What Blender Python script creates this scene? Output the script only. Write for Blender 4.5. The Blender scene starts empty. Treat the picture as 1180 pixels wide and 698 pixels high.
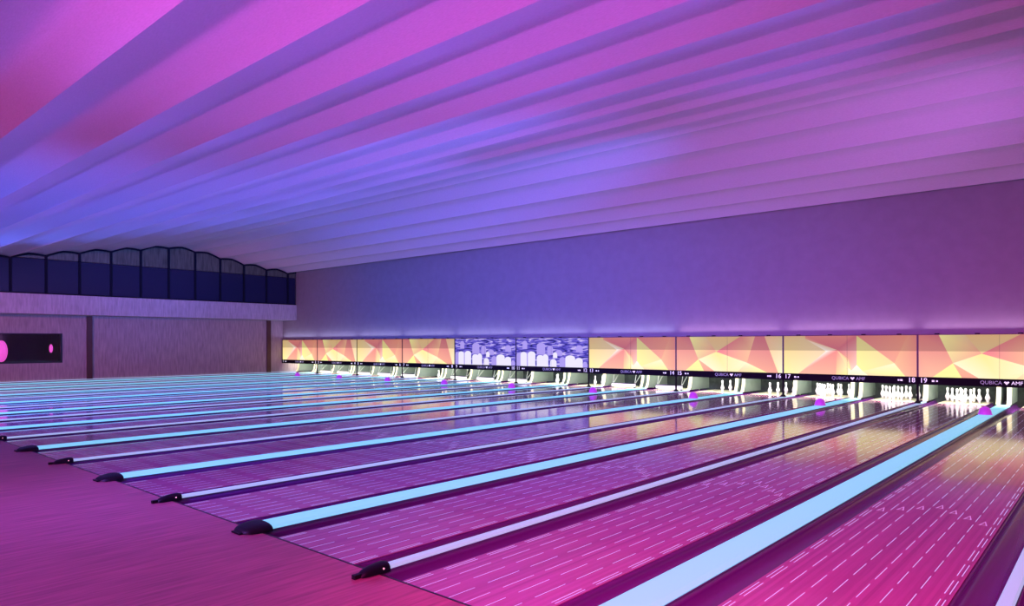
import bpy, math, random
from mathutils import Vector
random.seed(7)
scene = bpy.context.scene
C = scene.collection
PI = math.pi

# ---------------------------------------------------------------- dimensions
H_CAM = 1.632
FOUL = 3.047            # foul line
MASK = 20.31            # front of the masking units
PITCH = 3.44            # one pair of lanes
XB = -3.985             # thin divider between lanes 18 and 19
WT, WW = 0.08, 0.285    # thin / wide divider
LW = 1.0668
G = (PITCH - 2 * LW - WT - WW) / 4
XW = -34.993            # left wall
XF = -33.563            # left fascia
XR = XB + 2 * PITCH + 0.07   # right wall
YBK = -7.0
HEAD = 21.4             # head pin
DECK = 22.55            # end of the pin deck
ZT, ZB, ZS, ZC = 1.819, 0.728, 0.532, 5.37

def seam(i): return XB + PITCH * (i - 9)          # i = 0 .. 11
def wide_x(p): return seam(p) - PITCH / 2         # pair p = 1 .. 11
def lane_x(n):
    p = (n + 1) // 2
    return wide_x(p) + (-1 if n % 2 else 1) * (WW / 2 + G + LW / 2)

# ---------------------------------------------------------------- helpers
def lin(c):
    return tuple(((v / 255) / 12.92 if v / 255 <= 0.04045 else ((v / 255 + 0.055) / 1.055) ** 2.4) for v in c)

class MB:
    def __init__(s): s.v = []; s.f = []; s.m = []; s.sm = []; s.col = []
    def poly(s, pts, mat=0, smooth=False, col=None):
        b = len(s.v); s.v += [tuple(p) for p in pts]
        s.f.append(tuple(range(b, b + len(pts)))); s.m.append(mat); s.sm.append(smooth); s.col.append(col)
    def box(s, x0, x1, y0, y1, z0, z1, mat=0, bev=0.0):
        if bev <= 0:
            p = [(x0, y0, z0), (x1, y0, z0), (x1, y1, z0), (x0, y1, z0), (x0, y0, z1), (x1, y0, z1), (x1, y1, z1), (x0, y1, z1)]
            fs = [(0, 3, 2, 1), (4, 5, 6, 7), (0, 1, 5, 4), (1, 2, 6, 5), (2, 3, 7, 6), (3, 0, 4, 7)]
            s.raw(p, fs, mat)
        else:
            # chamfered along the upper long edges
            sec = [(x0, z0), (x1, z0), (x1, z1 - bev), (x1 - bev, z1), (x0 + bev, z1), (x0, z1 - bev)]
            s.extrude_y(sec, y0, y1, mat)
    def raw(s, p, fs, mat=0, smooth=False):
        b = len(s.v); s.v += [tuple(q) for q in p]
        for f in fs:
            s.f.append(tuple(b + i for i in f)); s.m.append(mat); s.sm.append(smooth); s.col.append(None)
    def extrude_y(s, sec, y0, y1, mat=0, smooth=False, cap=True):   # sec: (x,z) closed, counter-clockwise seen from -Y
        n = len(sec)
        p = [(x, y0, z) for x, z in sec] + [(x, y1, z) for x, z in sec]
        fs = [(i, (i + 1) % n, (i + 1) % n + n, i + n) for i in range(n)]
        s.raw(p, fs, mat, smooth)
        if cap: s.raw(p, [tuple(range(n)), tuple(range(2 * n - 1, n - 1, -1))], mat)
    def extrude_x(s, sec, x0, x1, mat=0, smooth=False, cap=True):   # sec: (y,z)
        n = len(sec)
        p = [(x0, y, z) for y, z in sec] + [(x1, y, z) for y, z in sec]
        fs = [((i + 1) % n, i, i + n, (i + 1) % n + n) for i in range(n)]
        s.raw(p, fs, mat, smooth)
        if cap: s.raw(p, [tuple(range(n)), tuple(range(2 * n - 1, n - 1, -1))], mat)
    def lathe(s, prof, cx, cy, cz, n=16, mat=0):
        b = len(s.v)
        for r, z in prof:
            for k in range(n):
                a = 2 * PI * k / n
                s.v.append((cx + r * math.cos(a), cy + r * math.sin(a), cz + z))
        for j in range(len(prof) - 1):
            for k in range(n):
                s.f.append((b + j * n + k, b + j * n + (k + 1) % n, b + (j + 1) * n + (k + 1) % n, b + (j + 1) * n + k))
                s.m.append(mat); s.sm.append(True); s.col.append(None)
    def tube(s, a, c, r, n=8, mat=0):
        a = Vector(a); c = Vector(c); d = (c - a).normalized()
        u = d.orthogonal().normalized(); w = d.cross(u)
        p = [a + r * (math.cos(2 * PI * k / n) * u + math.sin(2 * PI * k / n) * w) for k in range(n)]
        q = [v + (c - a) for v in p]
        s.raw(p + q, [(k, (k + 1) % n, (k + 1) % n + n, k + n) for k in range(n)], mat, True)
        s.raw(p + q, [tuple(range(n - 1, -1, -1)), tuple(range(n, 2 * n))], mat)
    def build(s, name, mats, parent=None):
        me = bpy.data.meshes.new(name)
        me.from_pydata(s.v, [], s.f)
        if not isinstance(mats, (list, tuple)): mats = [mats]
        for m in mats: me.materials.append(m)
        for p, m, sm in zip(me.polygons, s.m, s.sm): p.material_index = m; p.use_smooth = sm
        if any(c is not None for c in s.col):
            ca = me.color_attributes.new('print', 'FLOAT_COLOR', 'CORNER')
            for p, c in zip(me.polygons, s.col):
                for k, li in enumerate(p.loop_indices):
                    cc = c[k] if isinstance(c, list) else c
                    ca.data[li].color = (*cc, 1) if cc else (0, 0, 0, 1)
        me.update()
        o = bpy.data.objects.new(name, me); C.objects.link(o)
        if parent: o.parent = parent
        return o

def empty(name, loc):
    o = bpy.data.objects.new(name, None); o.location = loc; o.empty_display_size = 0.1
    C.objects.link(o); return o
def tag(o, label=None, cat=None, group=None, kind=None):
    if label: o['label'] = label
    if cat: o['category'] = cat
    if group: o['group'] = group
    if kind: o['kind'] = kind
    return o
def copy_tree(o, parent=None):
    c = o.copy(); C.objects.link(c)
    if parent: c.parent = parent
    for ch in list(o.children): copy_tree(ch, c)
    return c
def struct(name, mb, m, label=None):
    return tag(mb.build(name, m), label, kind='structure')

# ---------------------------------------------------------------- materials
def mat(name, base, rough=0.5, metal=0.0, emit=None, es=0.0, coat=0.0, spec=0.5):
    m = bpy.data.materials.new(name); m.use_nodes = True
    b = m.node_tree.nodes['Principled BSDF']
    b.inputs['Base Color'].default_value = (*base, 1)
    b.inputs['Roughness'].default_value = rough
    b.inputs['Metallic'].default_value = metal
    b.inputs['Coat Weight'].default_value = coat
    b.inputs['Specular IOR Level'].default_value = spec
    if emit: b.inputs['Emission Color'].default_value = (*emit, 1); b.inputs['Emission Strength'].default_value = es
    return m
class NT:
    def __init__(s, m): s.t = m.node_tree; s.n = s.t.nodes; s.b = s.n['Principled BSDF']
    def new(s, k, **kw):
        x = s.n.new(k)
        for a, v in kw.items(): setattr(x, a, v)
        return x
    def link(s, a, b): s.t.links.new(a, b)
    def math(s, op, a, b=None, c=None):
        x = s.n.new('ShaderNodeMath'); x.operation = op
        for i, v in enumerate((a, b, c)):
            if v is None: continue
            if isinstance(v, (int, float)): x.inputs[i].default_value = v
            else: s.link(v, x.inputs[i])
        return x.outputs[0]
def noise_vary(m, base, amt, scale, stretch=(1, 1, 1), bump=0.0, detail=4):
    t = NT(m)
    tc = t.new('ShaderNodeTexCoord'); mp = t.new('ShaderNodeMapping'); mp.inputs['Scale'].default_value = stretch
    t.link(tc.outputs['Object'], mp.inputs['Vector'])
    no = t.new('ShaderNodeTexNoise'); no.inputs['Scale'].default_value = scale; no.inputs['Detail'].default_value = detail
    t.link(mp.outputs[0], no.inputs['Vector'])
    cr = t.new('ShaderNodeValToRGB')
    cr.color_ramp.elements[0].position = 0.3; cr.color_ramp.elements[1].position = 0.7
    cr.color_ramp.elements[0].color = (*[v * (1 - amt) for v in base], 1)
    cr.color_ramp.elements[1].color = (*[min(1, v * (1 + amt)) for v in base], 1)
    t.link(no.outputs['Fac'], cr.inputs[0]); t.link(cr.outputs[0], t.b.inputs['Base Color'])
    if bump:
        bp = t.new('ShaderNodeBump'); bp.inputs['Strength'].default_value = bump; bp.inputs['Distance'].default_value = 0.01
        t.link(no.outputs['Fac'], bp.inputs['Height']); t.link(bp.outputs[0], t.b.inputs['Normal'])
    return t

M = {}
M['ceiling'] = mat('ceiling_board', (0.72, 0.62, 0.74), 0.8, spec=0.2)
noise_vary(M['ceiling'], (0.72, 0.62, 0.74), 0.07, 40, (0.5, 3, 3), 0.0, 2)
M['wall'] = mat('painted_wall', (0.31, 0.31, 0.33), 0.75, spec=0.3)
noise_vary(M['wall'], (0.31, 0.31, 0.33), 0.05, 3)
M['wood_wall'] = mat('wood_panelling', (0.42, 0.33, 0.36), 0.6)
noise_vary(M['wood_wall'], (0.42, 0.33, 0.36), 0.22, 5, (1, 3, 0.35), 0.0, 5)
M['fascia'] = mat('wood_fascia', (0.5, 0.44, 0.5), 0.6)
noise_vary(M['fascia'], (0.5, 0.44, 0.5), 0.2, 6, (1, 3, 0.4), 0.0, 5)
M['dark_wood'] = mat('dark_wood_strip', (0.09, 0.03, 0.03), 0.5)
M['approach'] = mat('approach_wood', (0.44, 0.15, 0.2), 0.34)
t = noise_vary(M['approach'], (0.44, 0.15, 0.2), 0.3, 4, (7, 0.45, 1), 0.0, 4)
M['gutter'] = mat('gutter_plastic', (0.13, 0.02, 0.2), 0.24, spec=0.45)
M['body'] = mat('divider_side', (0.12, 0.08, 0.22), 0.35)
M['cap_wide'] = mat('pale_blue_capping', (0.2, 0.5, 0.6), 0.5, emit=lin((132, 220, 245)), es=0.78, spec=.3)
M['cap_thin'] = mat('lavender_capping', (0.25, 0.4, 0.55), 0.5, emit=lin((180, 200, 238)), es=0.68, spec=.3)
M['nose'] = mat('black_rubber', (0.004, 0.004, 0.01), 0.45, spec=.3)
M['led'] = mat('sensor_light', (0.8, 0.3, 0.4), 0.3, emit=(1, 0.4, 0.55), es=1.1)
M['deck'] = mat('pin_deck_board', (0.62, 0.57, 0.40), 0.3)
M['pin'] = mat('pin_plastic', (0.85, 0.86, 0.85), 0.25, coat=0.4)
M['kick_side'] = mat('kickback_grey', (0.2, 0.25, 0.225), 0.5)
M['kick_front'] = mat('kickback_cream', (0.62, 0.56, 0.34), 0.5)
M['pit'] = mat('pit_curtain', (0.018, 0.026, 0.024), 0.8)
noise_vary(M['pit'], (0.02, 0.03, 0.027), 0.5, 6)
M['sweep'] = mat('sweep_board', (0.7, 0.72, 0.66), 0.4)
M['metal'] = mat('sweep_arm_metal', (0.5, 0.52, 0.5), 0.3, 0.7)
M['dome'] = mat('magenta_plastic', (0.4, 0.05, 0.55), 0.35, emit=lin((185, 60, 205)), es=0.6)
M['strip'] = mat('black_valance', (0.008, 0.005, 0.01), 0.8, spec=0.15)
M['frame'] = mat('mask_frame', (0.06, 0.02, 0.035), 0.4)
M['white_ink'] = mat('white_lettering', (0.7, 0.7, 0.7), 0.5, emit=(0.75, 0.68, 0.9), es=1.0)
M['grey_ink'] = mat('grey_lettering', (0.3, 0.28, 0.4), 0.5, emit=(0.3, 0.26, 0.42), es=0.6)
M['navy_glass'] = mat('navy_glass', (0.012, 0.015, 0.06), 0.18, spec=.4)
M['upper_pane'] = mat('smoked_upper_glass', (0.09, 0.1, 0.075), 0.35)
noise_vary(M['upper_pane'], (0.09, 0.1, 0.075), 0.5, 3, (1, 4, 0.5))
M['mullion'] = mat('navy_mullion', (0.004, 0.005, 0.02), 0.7, spec=.15)
M['black_frame'] = mat('black_window_frame', (0.006, 0.006, 0.012), 0.4)
M['dark_room'] = mat('dark_room_wall', (0.012, 0.012, 0.03), 0.8)
M['pink_lamp'] = mat('pink_lamp_glass', (0.8, 0.2, 0.7), 0.4, emit=lin((255, 90, 215)), es=0.8)
g = mat('window_pane_glass', (1, 1, 1), 0.03); g.node_tree.nodes['Principled BSDF'].inputs['Transmission Weight'].default_value = 1.0
M['glass'] = g

# mask artwork: printed on backlit panels
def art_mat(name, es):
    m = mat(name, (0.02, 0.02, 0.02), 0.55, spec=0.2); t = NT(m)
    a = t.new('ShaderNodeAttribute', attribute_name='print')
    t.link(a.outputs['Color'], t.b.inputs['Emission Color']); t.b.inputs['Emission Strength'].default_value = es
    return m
M['art_low'] = art_mat('backlit_print_lower_lit', 1.12)
M['art_up'] = art_mat('backlit_print_upper_dim', 0.70)  # dimmer copy: light washing only the lower part is put into the glow
# blue video-like print
def video_mat():
    m = mat('backlit_blue_print', (0.02, 0.02, 0.02), 0.5, spec=0.2); t = NT(m)
    tc = t.new('ShaderNodeTexCoord'); mp = t.new('ShaderNodeMapping'); mp.inputs['Scale'].default_value = (1.5, 1, 9)
    t.link(tc.outputs['Object'], mp.inputs['Vector'])
    no = t.new('ShaderNodeTexNoise'); no.inputs['Scale'].default_value = 1.3; no.inputs['Detail'].default_value = 3; no.inputs['Distortion'].default_value = 1.2
    t.link(mp.outputs[0], no.inputs['Vector'])
    cr = t.new('ShaderNodeValToRGB'); e = cr.color_ramp.elements
    e[0].position = 0.34; e[0].color = (*lin((22, 22, 95)), 1)
    e[1].position = 0.64; e[1].color = (*lin((205, 190, 240)), 1)
    x = e.new(0.45); x.color = (*lin((75, 65, 185)), 1)
    x = e.new(0.54); x.color = (*lin((120, 105, 215)), 1)
    t.link(no.outputs['Fac'], cr.inputs[0]); t.link(cr.outputs[0], t.b.inputs['Emission Color']); t.b.inputs['Emission Strength'].default_value = 1.0
    return m
M['video'] = video_mat()
M['video_pin'] = mat('backlit_white_print', (0.02, 0.02, 0.02), 0.5, emit=lin((238, 232, 250)), es=1.0)

M['video_lilac'] = mat('backlit_lilac_print', (0.02, 0.02, 0.02), 0.5, emit=lin((172, 155, 232)), es=1.0)
# lane wood with printed dashes
def lane_mat():
    m = mat('lane_surface', (0.5, 0.3, 0.42), 0.09, coat=0.0, spec=0.85); t = NT(m)
    tc = t.new('ShaderNodeTexCoord'); sp = t.new('ShaderNodeSeparateXYZ'); t.link(tc.outputs['Object'], sp.inputs[0])
    u, v = sp.outputs[0], sp.outputs[1]
    au = t.math('ABSOLUTE', u)
    fr = t.math('FRACT', t.math('DIVIDE', t.math('ADD', u, 10 * 0.138), 0.138))
    inner = t.math('LESS_THAN', t.math('ABSOLUTE', t.math('SUBTRACT', fr, 0.5)), 0.0030 / 0.138)
    inner = t.math('MULTIPLY', inner, t.math('LESS_THAN', au, 0.40))
    e1 = t.math('LESS_THAN', t.math('ABSOLUTE', t.math('SUBTRACT', au, 0.480)), 0.0030)
    e2 = t.math('LESS_THAN', t.math('ABSOLUTE', t.math('SUBTRACT', au, 0.508)), 0.0030)
    ln = t.math('MAXIMUM', inner, t.math('MAXIMUM', e1, e2))
    dash = t.math('LESS_THAN', t.math('FRACT', t.math('DIVIDE', t.math('ADD', v, 0.08), 0.45)), 0.72)
    rng = t.math('LESS_THAN', v, 17.5)
    ln = t.math('MULTIPLY', t.math('MULTIPLY', ln, dash), rng)
    # boards
    bd = t.math('FLOOR', t.math('DIVIDE', u, 0.0274))
    wn = t.new('ShaderNodeTexWhiteNoise', noise_dimensions='1D'); t.link(bd, wn.inputs['W'])
    mp = t.new('ShaderNodeMapping'); mp.inputs['Scale'].default_value = (20, 0.8, 1); t.link(tc.outputs['Object'], mp.inputs['Vector'])
    no = t.new('ShaderNodeTexNoise'); no.inputs['Scale'].default_value = 3; no.inputs['Detail'].default_value = 3; t.link(mp.outputs[0], no.inputs['Vector'])
    k = t.math('ADD', t.math('MULTIPLY', wn.outputs['Value'], 0.5), t.math('MULTIPLY', no.outputs['Fac'], 0.5))
    cr = t.new('ShaderNodeValToRGB'); e = cr.color_ramp.elements
    e[0].position = 0.2; e[0].color = (0.42, 0.15, 0.3, 1); e[1].position = 0.8; e[1].color = (0.56, 0.21, 0.38, 1)
    t.link(k, cr.inputs[0])
    mx = t.new('ShaderNodeMix', data_type='RGBA'); t.link(ln, mx.inputs['Factor'])
    t.link(cr.outputs[0], mx.inputs['A']); mx.inputs['B'].default_value = (0.6, 0.8, 0.95, 1)
    t.link(mx.outputs['Result'], t.b.inputs['Base Color'])
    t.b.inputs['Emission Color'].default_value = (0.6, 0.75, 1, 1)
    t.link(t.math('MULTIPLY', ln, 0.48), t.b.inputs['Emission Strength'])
    return m
M['lane'] = lane_mat()
M['arrow_ink'] = mat('arrow_print', (0.85, 0.8, 0.95), 0.2, emit=(0.75, 0.55, 1), es=0.25)

# ---------------------------------------------------------------- room shell
def base_z(y):
    K = [(-9, 4.25), (0.2, 4.35), (1.5, 4.44), (2.7, 4.56), (3.9, 4.70), (5.1, 4.84), (6.3, 5.0), (7.5, 5.15), (8.75, 5.33), (10.0, 5.55), (11.3, 5.75),
         (12.6, 5.95), (13.6, 6.13), (14.3, 6.20), (15.2, 6.02), (16.4, 5.82), (17.6, 5.62), (19.0, 5.46), (20.4, 5.36)]
    for (a, za), (b, zb) in zip(K, K[1:]):
        if y <= b: return za + (zb - za) * (y - a) / (b - a)
    return K[-1][1]
CUSP0, PER = 7.5, 1.235
def cusp(n): return CUSP0 + PER * n
def ceil_z(y):
    n = math.floor((y - CUSP0) / PER); u = (y - cusp(n)) / PER
    b = base_z(cusp(n)) * (1 - u) + base_z(cusp(n + 1)) * u
    tri = 1 - abs(2 * u - 1)
    return b + 0.135 * (0.5 * max(0.0, 4 * u * (1 - u)) + 0.5 * tri)
cb = MB()
n0 = math.floor((YBK - CUSP0) / PER)
for n in range(n0, 11):
    ys = [cusp(n) + PER * k / 12 for k in range(13)]
    ys = [min(max(y, YBK), MASK + 0.05) for y in ys]
    p = []
    for k, y in enumerate(ys):
        z = ceil_z(y - 1e-5) if k == 12 else ceil_z(y + 1e-6)
        p += [(XW, y, z), (XR, y, z)]
    fs = [(2 * k, 2 * k + 2, 2 * k + 3, 2 * k + 1) for k in range(12) if ys[k + 1] - ys[k] > 1e-4]
    cb.raw(p, fs, 0, True)
cb.box(XW - .1, XR + .1, YBK - .1, MASK + .2, 6.7, 6.8)
struct('ceiling', cb, M['ceiling'], 'long scalloped ceiling vault washed in magenta and blue light')

w = MB(); w.box(XW - .1, XR + .1, MASK + .05, MASK + .2, ZT, 6.7); struct('wall_back', w, M['wall'], 'plain grey wall above the masking units')
# left wall with a window opening
TY0, TY1, TZ0, TZ1 = 4.6, 9.7, 0.80, 2.08
w = MB()
w.box(XW - .1, XW, YBK, TY0, -0.3, 6.7); w.box(XW - .1, XW, TY1, 23.2, -0.3, 6.7)
w.box(XW - .1, XW, TY0, TY1, -0.3, TZ0); w.box(XW - .1, XW, TY0, TY1, TZ1, 6.7)
struct('wall_left', w, M['wood_wall'], 'wood panelled side wall beyond lane 1')
w = MB(); w.box(XR, XR + .1, YBK, 23.2, -0.3, 6.7); struct('wall_right', w, M['wall'])
w = MB(); w.box(XW - .1, XR + .1, YBK - .1, YBK, -0.3, 6.7); struct('wall_front', w, M['wall'])
f_ = MB(); f_.box(XW, XR, YBK, FOUL - 0.016, -0.2, 0.0); struct('floor', f_, M['approach'], 'wooden approach floor before the foul line')
f_ = MB(); f_.box(XW, XR, FOUL - 0.012, 23.2, -0.35, -0.28)
struct('floor_underlay', f_, M['dark_room'])
w = MB(); w.box(XW, XR, 23.1, 23.2, -0.3, 2.4); w.box(XW, XR, MASK + .2, 23.1, 2.3, 2.4)
struct('wall_pit', w, M['pit'], 'dark machine space behind the pin decks')
j_ = MB(); j_.box(XW, XR, FOUL - 0.016, FOUL + .001, -0.1, 0.0015); struct('trim_5', j_, M['black_frame'], 'thin dark foul line joint across the lanes')
# fascia, pilasters
w = MB(); w.box(XW, XF, YBK, MASK + 0.04, 2.87, 3.69); struct('trim_1', w, M['fascia'], 'pale wood fascia band overhanging the side wall')
for i, (a, b) in enumerate([(1.75, 1.96), (10.65, 10.87), (19.39, 19.61)]):
    w = MB(); w.box(XW, XW + .07, a, b, 0.0, 2.87); struct('trim_%d' % (i + 2), w, M['dark_wood'], 'dark upright wooden strip on the side wall')
# gallery glazing above the fascia
root = tag(empty('window_1', (XF - 0.06, 0, 3.69)), 'dark glazed gallery screen under the scalloped ceiling', kind='structure')
TR = 5.14
nodes = [cusp(n) for n in range(-6, 11)]; nodes = [y for y in nodes] + [MASK + .03]
def prof(y0, y1, zmin, N=12):
    return [(y0 + (y1 - y0) * k / N, max(zmin, ceil_z(y0 + (y1 - y0) * k / N + (1e-5 if k < N else -1e-5)) - 0.02)) for k in range(N + 1)]
for a, b in zip(nodes, nodes[1:]):
    a2, b2 = a + .045, b - .045
    low = MB(); tp = [(y, min(z - 3.69, TR - 3.69)) for y, z in prof(a2, b2, 3.7)]
    sec = [(a2, 0)] + [(b2, 0)] + tp[::-1]
    low.extrude_x(sec, -0.01, 0.01); low.build('pane', M['navy_glass'], root)
    pr = prof(a2, b2, 0)
    if max(z for _, z in pr) > TR + .04:
        tp = [(y, max(z - 3.69, TR - 3.69 + .02)) for y, z in pr]
        up = MB(); up.extrude_x([(a2, TR - 3.69 + .02), (b2, TR - 3.69 + .02)] + tp[::-1], -0.012, 0.008); up.build('upper_pane', M['upper_pane'], root)
    mu = MB(); mu.box(-.04, .04, a - .05, a + .05, 0, ceil_z(a) - 3.69 - .03); mu.build('mullion', M['mullion'], root)
    hd = MB(); top = prof(a, b, 0)
    hd.extrude_x([(y, z - 3.69 - .075) for y, z in top] + [(y, z - 3.69) for y, z in top[::-1]], -.05, .05); hd.build('head_frame', M['mullion'], root)
rl = MB(); rl.box(-.05, .05, YBK + .1, MASK, 0, .06); rl.build('window_sill', M['mullion'], root)
# dark window in the left wall
root = tag(empty('window_2', (XW, TY1, TZ0)), 'long black window in the panelled side wall with pink lamps behind', kind='structure')
fr = MB(); L_ = TY1 - TY0; Hh = TZ1 - TZ0
fr.box(-.09, .02, -L_, 0, 0, .06); fr.box(-.09, .02, -L_, 0, Hh - .04, Hh); fr.box(-.09, .02, -L_, -L_ + .06, .06, Hh - .04); fr.box(-.09, .02, -.07, 0, .06, Hh - .04)
fr.build('window_frame', M['black_frame'], root)
pn = MB(); pn.box(-.05, -.04, -L_ + .06, -.07, .06, Hh - .04); pn.build('pane', M['glass'], root)
bx = MB(); X0 = XW - 1.6
bx.box(X0 - .1, X0, TY0 - .6, TY1 + .6, 0, 2.9); bx.box(X0, XW - .1, TY0 - .7, TY0 - .6, 0, 2.9); bx.box(X0, XW - .1, TY1 + .6, TY1 + .7, 0, 2.9)
bx.box(X0, XW - .1, TY0 - .6, TY1 + .6, -.1, 0); bx.box(X0, XW - .1, TY0 - .6, TY1 + .6, 2.9, 3.0)
struct('wall_room_behind_window', bx, M['dark_room'])
def lamp_shape(x, y, z, rx, rz, label):
    lb = MB(); lb.lathe([(0.001, -rz)] + [(rx * math.cos(a), rz * math.sin(a)) for a in [(-1.2 + 0.24 * k) for k in range(11)]] + [(0.001, rz)], 0, 0, 0, 14)
    r = tag(empty('hanging_lamp', (x, y, z)), label, 'lamp')
    lb.build('lamp_shade', M['pink_lamp'], r)
    cd = MB(); cd.tube((0, 0, rz - .01), (0, 0, 2.9 - z), .012, 6); cd.build('cord', M['black_frame'], r)
lamp_shape(XW - .6, 9.43, 1.42, .07, .19, 'small pink oval lamp glowing at the right end of the black window')
lamp_shape(XW - .6, 7.62, 1.32, .22, .46, 'large pink lamp glowing at the left edge of the black window')

# ---------------------------------------------------------------- lanes
NUM = ['zero', 'one', 'two', 'three', 'four', 'five', 'six', 'seven', 'eight', 'nine', 'ten', 'eleven', 'twelve', 'thirteen', 'fourteen', 'fifteen', 'sixteen',
       'seventeen', 'eighteen', 'nineteen', 'twenty', 'twenty-one', 'twenty-two']
ORD = ['', 'first', 'second', 'third', 'fourth', 'fifth', 'sixth', 'seventh', 'eighth', 'ninth', 'tenth', 'eleventh']
LEN = DECK - FOUL
lane0 = empty('bowling_lane', (0, FOUL, 0))
sl = MB(); sl.box(-LW / 2, LW / 2, 0, HEAD - 0.25 - FOUL, -.15, 0)
for k in range(-3, 4):                    # target arrows, 4.3 - 4.9 m past the foul line
    x = k * .138; y = 4.86 - abs(k) * .16
    for s in (-1, 1):
        sl.poly([(x, y + .07, .0012), (x + s * .022, y - .07, .0012), (x + s * .033, y - .07, .0012), (x, y + .11, .0012)][::(-1 if s > 0 else 1)], 1)
    sl.poly([(x - .024, y - .055, .0012), (x + .024, y - .055, .0012), (x + .022, y - .045, .0012), (x - .022, y - .045, .0012)], 1)
sl.build('lane_bed', [M['lane'], M['arrow_ink']], lane0)
dk = MB(); dk.box(-LW / 2, LW / 2, HEAD - 0.25 - FOUL, LEN, -.15, 0); dk.build('pin_deck', M['deck'], lane0)
for s in (-1, 1):
    gm = MB(); cx = s * (LW / 2 + G / 2); N = 12; pts = []
    r = G / 2 - .004
    arc = [(cx - r * math.cos(PI * k / N), -.10 * math.sin(PI * k / N) ** .8 - .004) for k in range(N + 1)]
    arc2 = [(x, z - .012) for x, z in arc[::-1]]
    gm.extrude_y(arc2[::-1] + arc[::-1], 0, LEN - .1, 0, True)
    gm.build('gutter', M['gutter'], lane0)
first = True
for n in range(1, 23):
    o = lane0 if first else copy_tree(lane0); first = False
    o.location = (lane_x(n), FOUL, 0)
    lb = 'bowling lane %s, %s lane under the %s masking unit from the left' % (NUM[n], 'left' if n % 2 else 'right', ORD[(n + 1) // 2])
    tag(o, lb, 'bowling lane', 'bowling lanes')

# dividers
def divider(x, wd, y_end, label, group, wide, led):
    r = empty('lane_divider', (x, FOUL, 0)); hw = wd / 2; e_ = 0 if abs(x - seam(0)) < .01 or abs(x - seam(11)) < .01 else .004
    b = MB(); b.box(-hw, hw, .06, y_end - FOUL, -.27, .016); b.build('divider_base', M['body'], r)
    c = MB()
    N = 8; top = []
    for k in range(N + 1):
        u = -1 + 2 * k / N
        top.append((u * (hw + e_), .014 + (.028 if abs(u) < .99 else .008) * (1 - (0.25 if not wide else .12) * u * u)))
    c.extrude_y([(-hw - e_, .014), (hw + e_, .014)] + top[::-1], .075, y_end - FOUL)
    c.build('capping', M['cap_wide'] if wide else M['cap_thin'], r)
    # black rounded nose
    nb = MB(); prof_ = [(-.15, .012, .45), (-.14, .03, .66), (-.11, .047, .86), (-.06, .06, .98), (0, .068, 1.04), (.05, .07, 1.06), (.082, .062, 1.05)]
    rings = []
    for y, hz, sc in prof_:
        ring = [((hw + 3 * e_) * (sc if e_ else min(sc, 1)) * math.cos(PI * k / 10), y, .001 + hz * math.sin(PI * k / 10) ** .6) for k in range(11)]
        rings.append(ring)
    b0 = []
    for rg in rings: b0 += rg
    fs = []
    for j in range(len(rings) - 1):
        for k in range(10):
            fs.append((j * 11 + k, (j + 1) * 11 + k, (j + 1) * 11 + k + 1, j * 11 + k + 1))
    nb.raw(b0, fs, 0, True)
    nb.raw(rings[0], [tuple(range(11))]); nb.raw(rings[-1], [tuple(range(10, -1, -1))])
    if not wide: nb.box(-.018, .018, -.20, -.12, .001, .03)
    else: nb.box(-hw * .5, hw * .5, -.18, -.12, .001, .014)
    nb.build('nose', M['nose'], r)
    if led:
        l = MB(); l.lathe([(.001, -.007), (.005, -.005), (.007, 0), (.005, .005), (.001, .007)], hw + .016, .02, .034, 10); l.build('sensor_light', M['led'], r)
    # foul-line joint is the dark gap between floor and lanes
    return tag(r, label, 'lane divider', group)
for p in range(1, 12):
    divider(wide_x(p), WW, 21.15, 'wide pale blue lane divider under the middle of the %s masking unit from the left' % ORD[p], 'wide lane dividers', True, False)
for i in range(0, 12):
    if i in (0, 11): lb = 'thin lane divider along the %s wall' % ('left' if i == 0 else 'right')
    else: lb = 'thin lavender lane divider between lanes %s and %s' % (NUM[2 * i], NUM[2 * i + 1])
    x = seam(i)
    divider(x, WT, 21.15, lb, 'thin lane dividers', False, True)

# magenta domes on the wide dividers
for p in range(2, 12):
    r = tag(empty('ball_return_hood', (wide_x(p), 18.1, .046)), 'small magenta dome on the wide divider between lanes %s and %s' % (NUM[2 * p - 1], NUM[2 * p]), 'hood', 'magenta domes on the wide dividers')
    d = MB(); d.lathe([(.125, 0), (.122, .05), (.108, .10), (.08, .14), (.04, .165), (.001, .172)], 0, 0, 0, 20); d.build('dome', M['dome'], r)
    e = MB(); e.lathe([(.001, 0), (.138, 0), (.138, .014), (.12, .02)], 0, 0, 0, 20); e.build('rim', M['dome'], r)

# kickback panels
def kick(x, hw, label):
    y0 = HEAD - .28
    sec = [(y0 + .05, .0), (y0 + .10, .06), (y0 + .15, .16), (y0 + .185, .3), (y0 + .2, .5), (y0 + .2, .95), (DECK + .02, .95), (DECK + .02, 0)]
    z0 = .048
    r = tag(empty('kickback_panel', (x, 0, z0)), label, 'kickback', 'kickback panels between the pin decks')
    b = MB(); b.extrude_x(sec, -hw, hw); b.build('panel', M['kick_side'], r)
    f = MB(); fr = sec[:6]
    f.extrude_x([(y - .012, z) for y, z in fr] + [(y - .001, z) for y, z in fr[::-1]], -hw - .003, hw + .003); f.build('front_trim', M['kick_front'], r)
for i in range(0, 12):
    x = seam(i) + (.018 if i == 0 else -.018 if i == 11 else 0)
    kick(x, .058, ('cream fronted kickback panel on the thin divider between lanes %s and %s' % (NUM[2 * i], NUM[2 * i + 1])) if 0 < i < 11 else 'cream fronted kickback panel at the %s wall' % ('left' if i == 0 else 'right'))
for p in range(1, 12):
    for s in (-1, 1):
        kick(wide_x(p) + s * .11, .045, 'cream fronted kickback panel beside pin deck %s, next to the wide divider' % NUM[2 * p - 1 if s < 0 else 2 * p])

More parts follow.
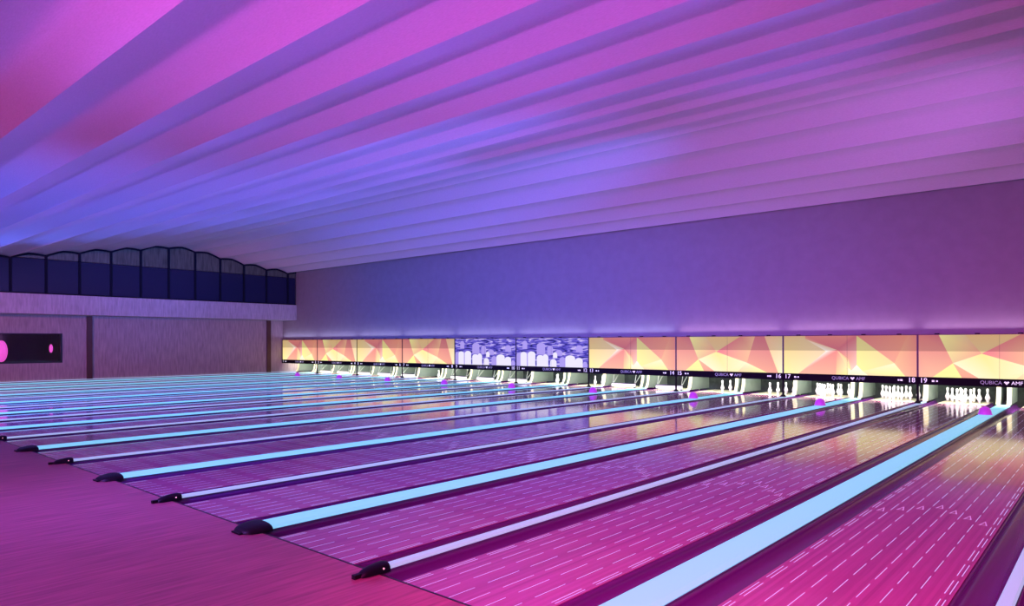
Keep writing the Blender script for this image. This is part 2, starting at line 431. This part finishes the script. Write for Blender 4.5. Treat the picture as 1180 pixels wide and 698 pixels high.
# pins
pm = MB(); pm.lathe([(.001, 0), (.0258, 0), (.0286, .019), (.036, .057), (.0497, .086), (.0605, .114), (.0569, .149), (.0413, .184), (.0312, .219), (.0239, .235), (.0228, .254), (.0245, .276), (.0301, .305), (.0323, .343), (.030, .358), (.0235, .371), (.012, .379), (.001, .381)], 0, 0, 0, 20)
pin0 = pm.build('bowling_pin', M['pin'])
POS = {}
k = 1
for row in range(4):
    for j in range(row + 1):
        POS[k] = ((j - row / 2) * .3048, row * .264); k += 1
ROWN = {1: 'foremost', 2: 'second row left', 3: 'second row right', 4: 'third row left', 5: 'third row middle', 6: 'third row right', 7: 'back row far left', 8: 'back row second from left', 9: 'back row second from right', 10: 'back row far right'}
sets = {19: range(1, 11), 18: range(1, 11), 17: range(1, 11), 16: (1, 3, 6, 10), 15: (3, 6, 10), 12: (3, 6), 11: (3, 5, 6, 10), 7: (3, 6)}
first = True
for ln, ks in sets.items():
    for k in ks:
        o = pin0 if first else pin0.copy()
        if not first: C.objects.link(o)
        first = False
        o.location = (lane_x(ln) + POS[k][0], HEAD + POS[k][1], 0.0005)
        tag(o, 'white bowling pin on lane %s, %s of its rack' % (NUM[ln], ROWN[k]), 'bowling pin', 'bowling pins standing on lane %s' % NUM[ln])

# sweeps lowered on the lanes without pins
sw0 = empty('sweep', (0, 0, 0))
b = MB(); b.box(-.5, .5, 0, .035, .035, .15); b.build('sweep_board', M['sweep'], sw0)
b = MB(); b.box(-.5, .5, -.004, .038, .15, .172); b.build('top_rail', M['nose'], sw0)
for s in (-1, 1):
    b = MB(); b.tube((s * .46, .02, .12), (s * .46, .62, .62), .016); b.tube((s * .46, .02, .12), (s * .46, .22, .78), .012); b.build('arm', M['metal'], sw0)
    b = MB(); b.box(s * .46 - .02, s * .46 + .02, -.01, .05, .002, .04); b.build('foot', M['nose'], sw0)
first = True
for ln in (14, 13, 10, 9, 8, 6, 5, 4, 3, 2):
    o = sw0 if first else copy_tree(sw0); first = False
    o.location = (lane_x(ln), HEAD - .1, 0.0)
    tag(o, 'pale pin sweep lowered at the empty pin deck of lane %s' % NUM[ln], 'sweep', 'lowered pin sweeps')

# ---------------------------------------------------------------- masking units
def clip(poly, v0, above):
    out = []
    for i in range(len(poly)):
        a, b = poly[i], poly[(i + 1) % len(poly)]
        ia = (a[1] >= v0) == above or a[1] == v0; ib = (b[1] >= v0) == above or b[1] == v0
        if ia: out.append(a)
        if ia != ib:
            q = (v0 - a[1]) / (b[1] - a[1]); out.append((a[0] + q * (b[0] - a[0]), v0) + tuple(a[k] + q * (b[k] - a[k]) for k in (2, 3, 4)))
    return out
SALM, RED, DRED, TAN, OCH, PALE, CREAM, YEL, ORG, OLV = (236, 150, 125), (222, 112, 105), (205, 92, 105), (226, 190, 135), (232, 180, 115), (250, 235, 165), (252, 240, 195), (248, 240, 140), (240, 175, 130), (222, 200, 120)
A, B, Cc, D, E_ = (.132, 1), (.298, 1), (.627, 1), (.399, .564), (.222, .338)
F, F2, G_, Hx, I, J, K, Lx = (.76, 1), (.844, 1), (.687, .267), (.962, 0), (.09, 0), (.278, 0), (.381, 0), (.87, 0)
P1 = [([(0, 0), I, E_, A, (0, 1)], [(240, 165, 140), (245, 175, 140), SALM, DRED, RED]),
      ([A, E_, D, B], [YEL, TAN, SALM, TAN]),
      ([B, D, Cc], [OCH, (225, 190, 130), OCH]),
      ([Cc, D, G_, F], [(215, 110, 105), (235, 110, 125), ORG, ORG]),
      ([F, G_, Lx, Hx, F2], [DRED, SALM, (240, 160, 130), SALM, DRED]),
      ([F2, Hx, (1, 0), (1, 1)], [ORG, PALE, CREAM, TAN]),
      ([E_, K, (.5, 0), (.6, 0), G_, D], [CREAM, CREAM, PALE, PALE, CREAM, (240, 225, 130)]),
      ([G_, (.6, 0), Lx], [CREAM, (245, 205, 150), YEL]),
      ([E_, J, K], [(235, 170, 130), SALM, SALM]),
      ([E_, I, J], [YEL, (235, 235, 140), YEL])]
a, s, b_, c_, d_, e_ = (.177, 1), (.342, .601), (.428, .636), (.519, 1), (.576, 1), (.576, .259)
a2, b2, g_, h_, i_, j_, k_ = (.177, .916), (.519, .17), (.512, 0), (.121, 0), (.847, .318), (.941, 1), (.923, 0)
P2 = [([(0, 0), h_, s, a2, a, (0, 1)], [YEL, PALE, (235, 200, 160), TAN, OCH, OCH]),
      ([a, a2, b_, c_], [RED, (228, 150, 120), DRED, (228, 120, 110)]),
      ([a2, s, b_], [(240, 200, 160), (255, 245, 235), (235, 190, 160)]),
      ([c_, b_, (.5, .4), (.54, .12), e_, d_], [(228, 120, 110), DRED, SALM, (250, 210, 190), (245, 190, 180), DRED]),
      ([b_, (.505, .2), (.54, .08), (.515, .4)], [ORG, PALE, YEL, (245, 210, 150)]),
      ([s, h_, (.42, 0), b_], [(255, 235, 225), (240, 170, 140), (240, 165, 135), (235, 120, 115)]),
      ([b_, (.42, 0), g_, (.505, .2)], [(235, 125, 120), (245, 205, 140), YEL, PALE]),
      ([(.505, .2), g_, (.66, 0), e_, (.54, .12)], [PALE, CREAM, CREAM, (255, 250, 240), (255, 245, 240)]),
      ([d_, e_, (.62, .1), i_], [(225, 210, 120), YEL, YEL, (245, 215, 150)]),
      ([d_, i_, j_], [(215, 105, 105), SALM, (230, 130, 100)]),
      ([j_, i_, k_, (1, 0), (1, 1)], [(230, 135, 105), ORG, (240, 170, 140), SALM, RED]),
      ([(.62, .1), (.66, 0), k_, i_], [PALE, (250, 205, 160), YEL, CREAM])]
ARCH = [(.0, .2, .50, 0, 2), (.3, .42, .82, .42, 2), (.45, .53, .72, .40, 2), (.56, .66, .58, .38, 2), (.84, .93, .74, .5, 2), (.62, .70, .34, 0, 2), (.09, .16, .9, .6, 2),
        (.06, .155, .50, 0, 1), (.17, .28, .52, 0, 1), (.30, .40, .40, 0, 1), (.385, .465, .42, 0, 1), (.49, .58, .26, 0, 1), (.53, .59, .5, .3, 1), (.70, .83, .40, 0, 1), (.83, .93, .32, 0, 1), (.93, .99, .2, 0, 2)]
SPLIT = .615

def text_obj(name, body, size, loc, m, parent, align='CENTER', ex=.002):
    cu = bpy.data.curves.new(name, 'FONT'); cu.body = body; cu.size = size; cu.align_x = align; cu.align_y = 'CENTER'; cu.extrude = ex; cu.resolution_u = 3
    tmp = bpy.data.objects.new(name + '_tmp', cu); C.objects.link(tmp)
    dg = bpy.context.evaluated_depsgraph_get(); dg.update()
    me = bpy.data.meshes.new_from_object(tmp.evaluated_get(dg))
    bpy.data.objects.remove(tmp); bpy.data.curves.remove(cu)
    me.materials.clear(); me.materials.append(m)
    o = bpy.data.objects.new(name, me); C.objects.link(o); o.parent = parent
    o.location = loc; o.rotation_euler = (PI / 2, 0, 0); return o

HZ = ZT - ZB
for p in range(1, 12):
    x0 = seam(p - 1)
    kind = 'V' if p in (5, 6) else ('1' if p % 2 == 0 else '2')
    desc = {'V': 'masking unit with blue print of white pins', '1': 'masking unit with pale yellow star facets', '2': 'masking unit with a bright glint among red and tan facets'}[kind]
    r = tag(empty('masking_unit', (x0, MASK, ZB)), '%s, %s from the left' % (desc, ORD[p]), 'masking unit', 'masking units above the pin decks')
    fr = MB(); fr.box(.0, .022, -.012, .04, 0, HZ); fr.box(PITCH - .022, PITCH, -.012, .04, 0, HZ); fr.box(.022, PITCH - .022, 0, .04, HZ - .018, HZ); fr.box(.022, PITCH - .022, .02, .04, 0, HZ - .018)
    fr.build('unit_frame', M['frame'], r)
    X = lambda u: .022 + u * (PITCH - .044)
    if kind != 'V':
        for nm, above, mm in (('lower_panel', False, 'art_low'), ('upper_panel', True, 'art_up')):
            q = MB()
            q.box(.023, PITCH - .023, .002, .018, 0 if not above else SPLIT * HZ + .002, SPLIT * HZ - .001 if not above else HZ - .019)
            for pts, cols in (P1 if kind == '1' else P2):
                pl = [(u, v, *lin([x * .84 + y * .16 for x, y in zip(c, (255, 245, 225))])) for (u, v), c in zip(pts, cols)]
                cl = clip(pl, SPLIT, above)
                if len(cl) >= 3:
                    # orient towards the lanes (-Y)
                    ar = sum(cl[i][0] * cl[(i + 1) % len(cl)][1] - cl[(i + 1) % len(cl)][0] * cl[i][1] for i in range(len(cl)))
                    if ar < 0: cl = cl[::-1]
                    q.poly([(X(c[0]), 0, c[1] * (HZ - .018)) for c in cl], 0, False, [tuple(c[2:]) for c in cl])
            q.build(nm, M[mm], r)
    else:
        q = MB(); q.box(.023, PITCH - .023, .0, .018, 0, HZ - .019)
        for li, (u0, u1, tp, bt, mi) in enumerate(ARCH):
            yy = -.0006 - .0002 * li; pts = [(X(u0), yy, bt * HZ), (X(u1), yy, bt * HZ)]
            for k in range(9):
                an = PI * k / 8
                pts.append((X((u0 + u1) / 2 + (u1 - u0) / 2 * math.cos(an)), yy, (tp - .10 + .10 * math.sin(an)) * HZ))
            q.poly(pts, mi)
        q.build('picture_panel', [M['video'], M['video_pin'], M['video_lilac']], r)
    q = MB(); q.box(PITCH * .505 - .0022, PITCH * .505 + .0022, -.004, .0, 0, HZ - .02); q.build('joint_strip', M['frame'], r)
    for k in range(4):
        q = MB(); cx = PITCH * (.125 + .25 * k); q.box(cx - .05, cx + .05, -.02, .03, HZ, HZ + .022); q.build('clip', M['strip'], r)
    # black valance with numbers and marks
    st = MB(); st.box(0.0, PITCH, -.03, .045, ZS - ZB, -.001); st.build('valance', M['strip'], r)
    zc = (ZS - ZB) / 2
    text_obj('lane_number', str(2 * p - 1), .175, (.135, -.0325, zc + .004), M['white_ink'], r)
    text_obj('lane_number', str(2 * p), .175, (PITCH - .135, -.0325, zc + .004), M['white_ink'], r)
    for sx in (.36, PITCH - .36):
        s_ = 1 if sx < 1 else -1
        q = MB(); w_ = .055
        q.box(sx - w_ / 2 - .01, sx + w_ / 2 - .01, -.034, -.03, zc - .022, zc + .022)
        q.box(sx + s_ * .075 - .02, sx + s_ * .075 + .02, -.034, -.03, zc - .018, zc + .018)
        q.build('foul_mark', M['white_ink'], r)
    hx = PITCH / 2 + .16
    q = MB(); q.extrude_y([(hx, zc - .04), (hx + .055, zc + .022), (hx + .035, zc + .04), (hx, zc + .026), (hx - .035, zc + .04), (hx - .055, zc + .022)], -.034, -.03)
    q.build('heart_mark', M['white_ink'], r)
    text_obj('lettering', 'QUBICA', .12, (hx - .09, -.0325, zc), M['grey_ink'], r, 'RIGHT')
    text_obj('lettering', 'AMF', .12, (hx + .09, -.0325, zc), M['grey_ink'] if p != 10 else M['white_ink'], r, 'LEFT')
    # post at the right-hand seam, standing on the divider
for i in range(1, 11):
    r = tag(empty('support_post', (seam(i), MASK - .004, .044)), 'thin black post on the lane divider at the numbers %s and %s' % (NUM[2 * i], NUM[2 * i + 1]), 'post', 'black posts under the masking units')
    q = MB(); q.tube((0, 0, .012), (0, 0, ZS - .0445), .028, 10); q.build('shaft', M['strip'], r)
    q = MB(); q.lathe([(.001, .06), (.045, .06), (.075, .02), (.08, 0), (.001, 0)], 0, 0, 0, 14); q.build('foot', M['strip'], r)

# ---------------------------------------------------------------- light
def area(name, loc, rot, size, energy, col, sy=None, spread=180):
    l = bpy.data.lights.new(name, 'AREA'); l.energy = energy; l.color = col; l.size = size; l.spread = math.radians(spread)
    if sy: l.shape = 'RECTANGLE'; l.size_y = sy
    o = bpy.data.objects.new(name, l); o.location = loc; o.rotation_euler = rot; C.objects.link(o); return o
def spot(name, loc, target, energy, col, ang=70, blend=1.0, rad=.12):
    l = bpy.data.lights.new(name, 'SPOT'); l.energy = energy; l.color = col; l.spot_size = math.radians(ang); l.spot_blend = blend; l.shadow_soft_size = rad
    o = bpy.data.objects.new(name, l); o.location = loc; o.rotation_euler = (Vector(target) - Vector(loc)).to_track_quat('-Z', 'Y').to_euler(); C.objects.link(o); return o
# lights over the pin decks, hidden above the masking units' lower edge
for p in range(1, 12):
    area('pin_deck_light', (wide_x(p), MASK + .55, 1.25), (math.radians(28), 0, 0), 3.2, 105, (0.97, 1.0, 0.84), .25, 140)
BLUE = (0.10, 0.2, 1.0); VIO = (0.42, 0.2, 1.0); MAG = (1.0, 0.08, 0.62); PINK = (1.0, 0.14, 0.4)
# unseen linear uplights, assumed on top of the masking units
for p in range(1, 12):
    c = (0.6, 0.55, 1.0) if p < 8 else (0.85, 0.45, .85)
    area('unseen_ceiling_uplight', (wide_x(p), MASK - .12, ZT + .12), (PI, 0, 0), 3.2, 8, c, .2)
# unseen colour floods added by the side walls, shining along the ceiling folds
spot('unseen_ceiling_flood', (2.6, 9, 2.2), (-18, 9.6, 5.0), 15000, (0.08, 0.2, 1.0), 25)
spot('unseen_ceiling_flood', (2.6, 13, 2.2), (-18, 14.5, 5.6), 17000, (0.08, 0.2, 1.0), 28)
spot('unseen_ceiling_flood', (2.6, 15, 2.2), (-11, 14.5, 5.9), 1500, (0.6, 0.22, .9), 80)
spot('unseen_ceiling_flood', (2.6, 5, 2.2), (-12, 5.5, 4.8), 1300, (0.32, 0.10, 1.0), 55)
spot('unseen_ceiling_flood', (-33.2, 1, 2.0), (-17, 11.5, 5.6), 6000, (0.08, 0.16, 1.0), 62)
# small unseen floods added above the masking units, aimed back at the near folds
for x_, e_ in ((-22, 3300), (-17, 4200), (-12.5, 4400), (-8, 4400), (-3.5, 4200)):
    spot('unseen_ceiling_flood', (x_, MASK - .1, ZT + .15), (x_ - .5, 4.2, 4.9), e_, (0.2, 0.12, 1.0), 36, 1, .02)
# more unseen floods added on the concourse side, to colour the ceiling
spot('unseen_ceiling_flood', (-14, -5, 2.0), (-17.5, 12, 5.5), 4200, (0.06, 0.15, 1.0), 56)
spot('unseen_ceiling_flood', (-5, -5, 2.0), (-8, 14, 5.9), 2600, (0.35, 0.16, 1.0), 56)
spot('unseen_ceiling_flood', (-3, -5, 2.0), (-4, 6.5, 4.9), 2900, (1.0, 0.06, 0.5), 76)
spot('unseen_ceiling_flood', (-11, -5, 2.0), (-10, 4, 4.6), 1400, (0.95, 0.1, 0.45), 90)
spot('unseen_wall_wash', (-22, -4, 3.6), (-34.5, 13, 2.2), 4200, (1.0, .22, .5), 56)  # unseen pink spot added to brighten the panelled wall
# unseen washes added to colour lanes and approach, from behind the foul line
spot('unseen_lane_wash', (0.5, -2.5, 3.9), (-0.6, 4.8, 0), 6200, (1.0, .04, .42), 70, 1, .4)
spot('unseen_lane_wash', (-9.0, -3, 3.9), (-6, 4.8, 0), 1500, (0.5, 0.12, 0.85), 80, 1, .4)
spot('unseen_lane_wash', (-7, -3, 3.9), (-8.5, 9.5, 0), 3200, (0.22, 0.13, 1.0), 56, 1, .4)
spot('unseen_lane_wash', (-20.0, -4, 4.0), (-19, 14, 0), 15000, (0.16, 0.13, 1.0), 76, 1, .4)
wd = bpy.data.worlds.new('night'); scene.world = wd; wd.use_nodes = True
wd.node_tree.nodes['Background'].inputs[0].default_value = (0.02, 0.01, 0.05, 1)

# ---------------------------------------------------------------- camera
cam = bpy.data.cameras.new('camera'); cam.sensor_width = 36; cam.sensor_fit = 'HORIZONTAL'
cam.lens = 36 * 797.32 / 1180
cam.shift_y = (394.64 - 349) / 1180
cam.clip_end = 200
co = bpy.data.objects.new('camera', cam); C.objects.link(co); scene.camera = co
co.location = (0, 0, H_CAM)
co.rotation_mode = 'XYZ'
from mathutils import Matrix
R = Matrix.Rotation(math.radians(41.484), 4, 'Z') @ Matrix.Rotation(math.radians(90), 4, 'X') @ Matrix.Rotation(math.radians(-0.136), 4, 'Z')
co.rotation_euler = R.to_euler()

scene.view_settings.view_transform = 'Standard'
scene.view_settings.look = 'None'
scene.view_settings.gamma = 1
scene.view_settings.exposure = 0
scene.view_settings.use_curve_mapping = False
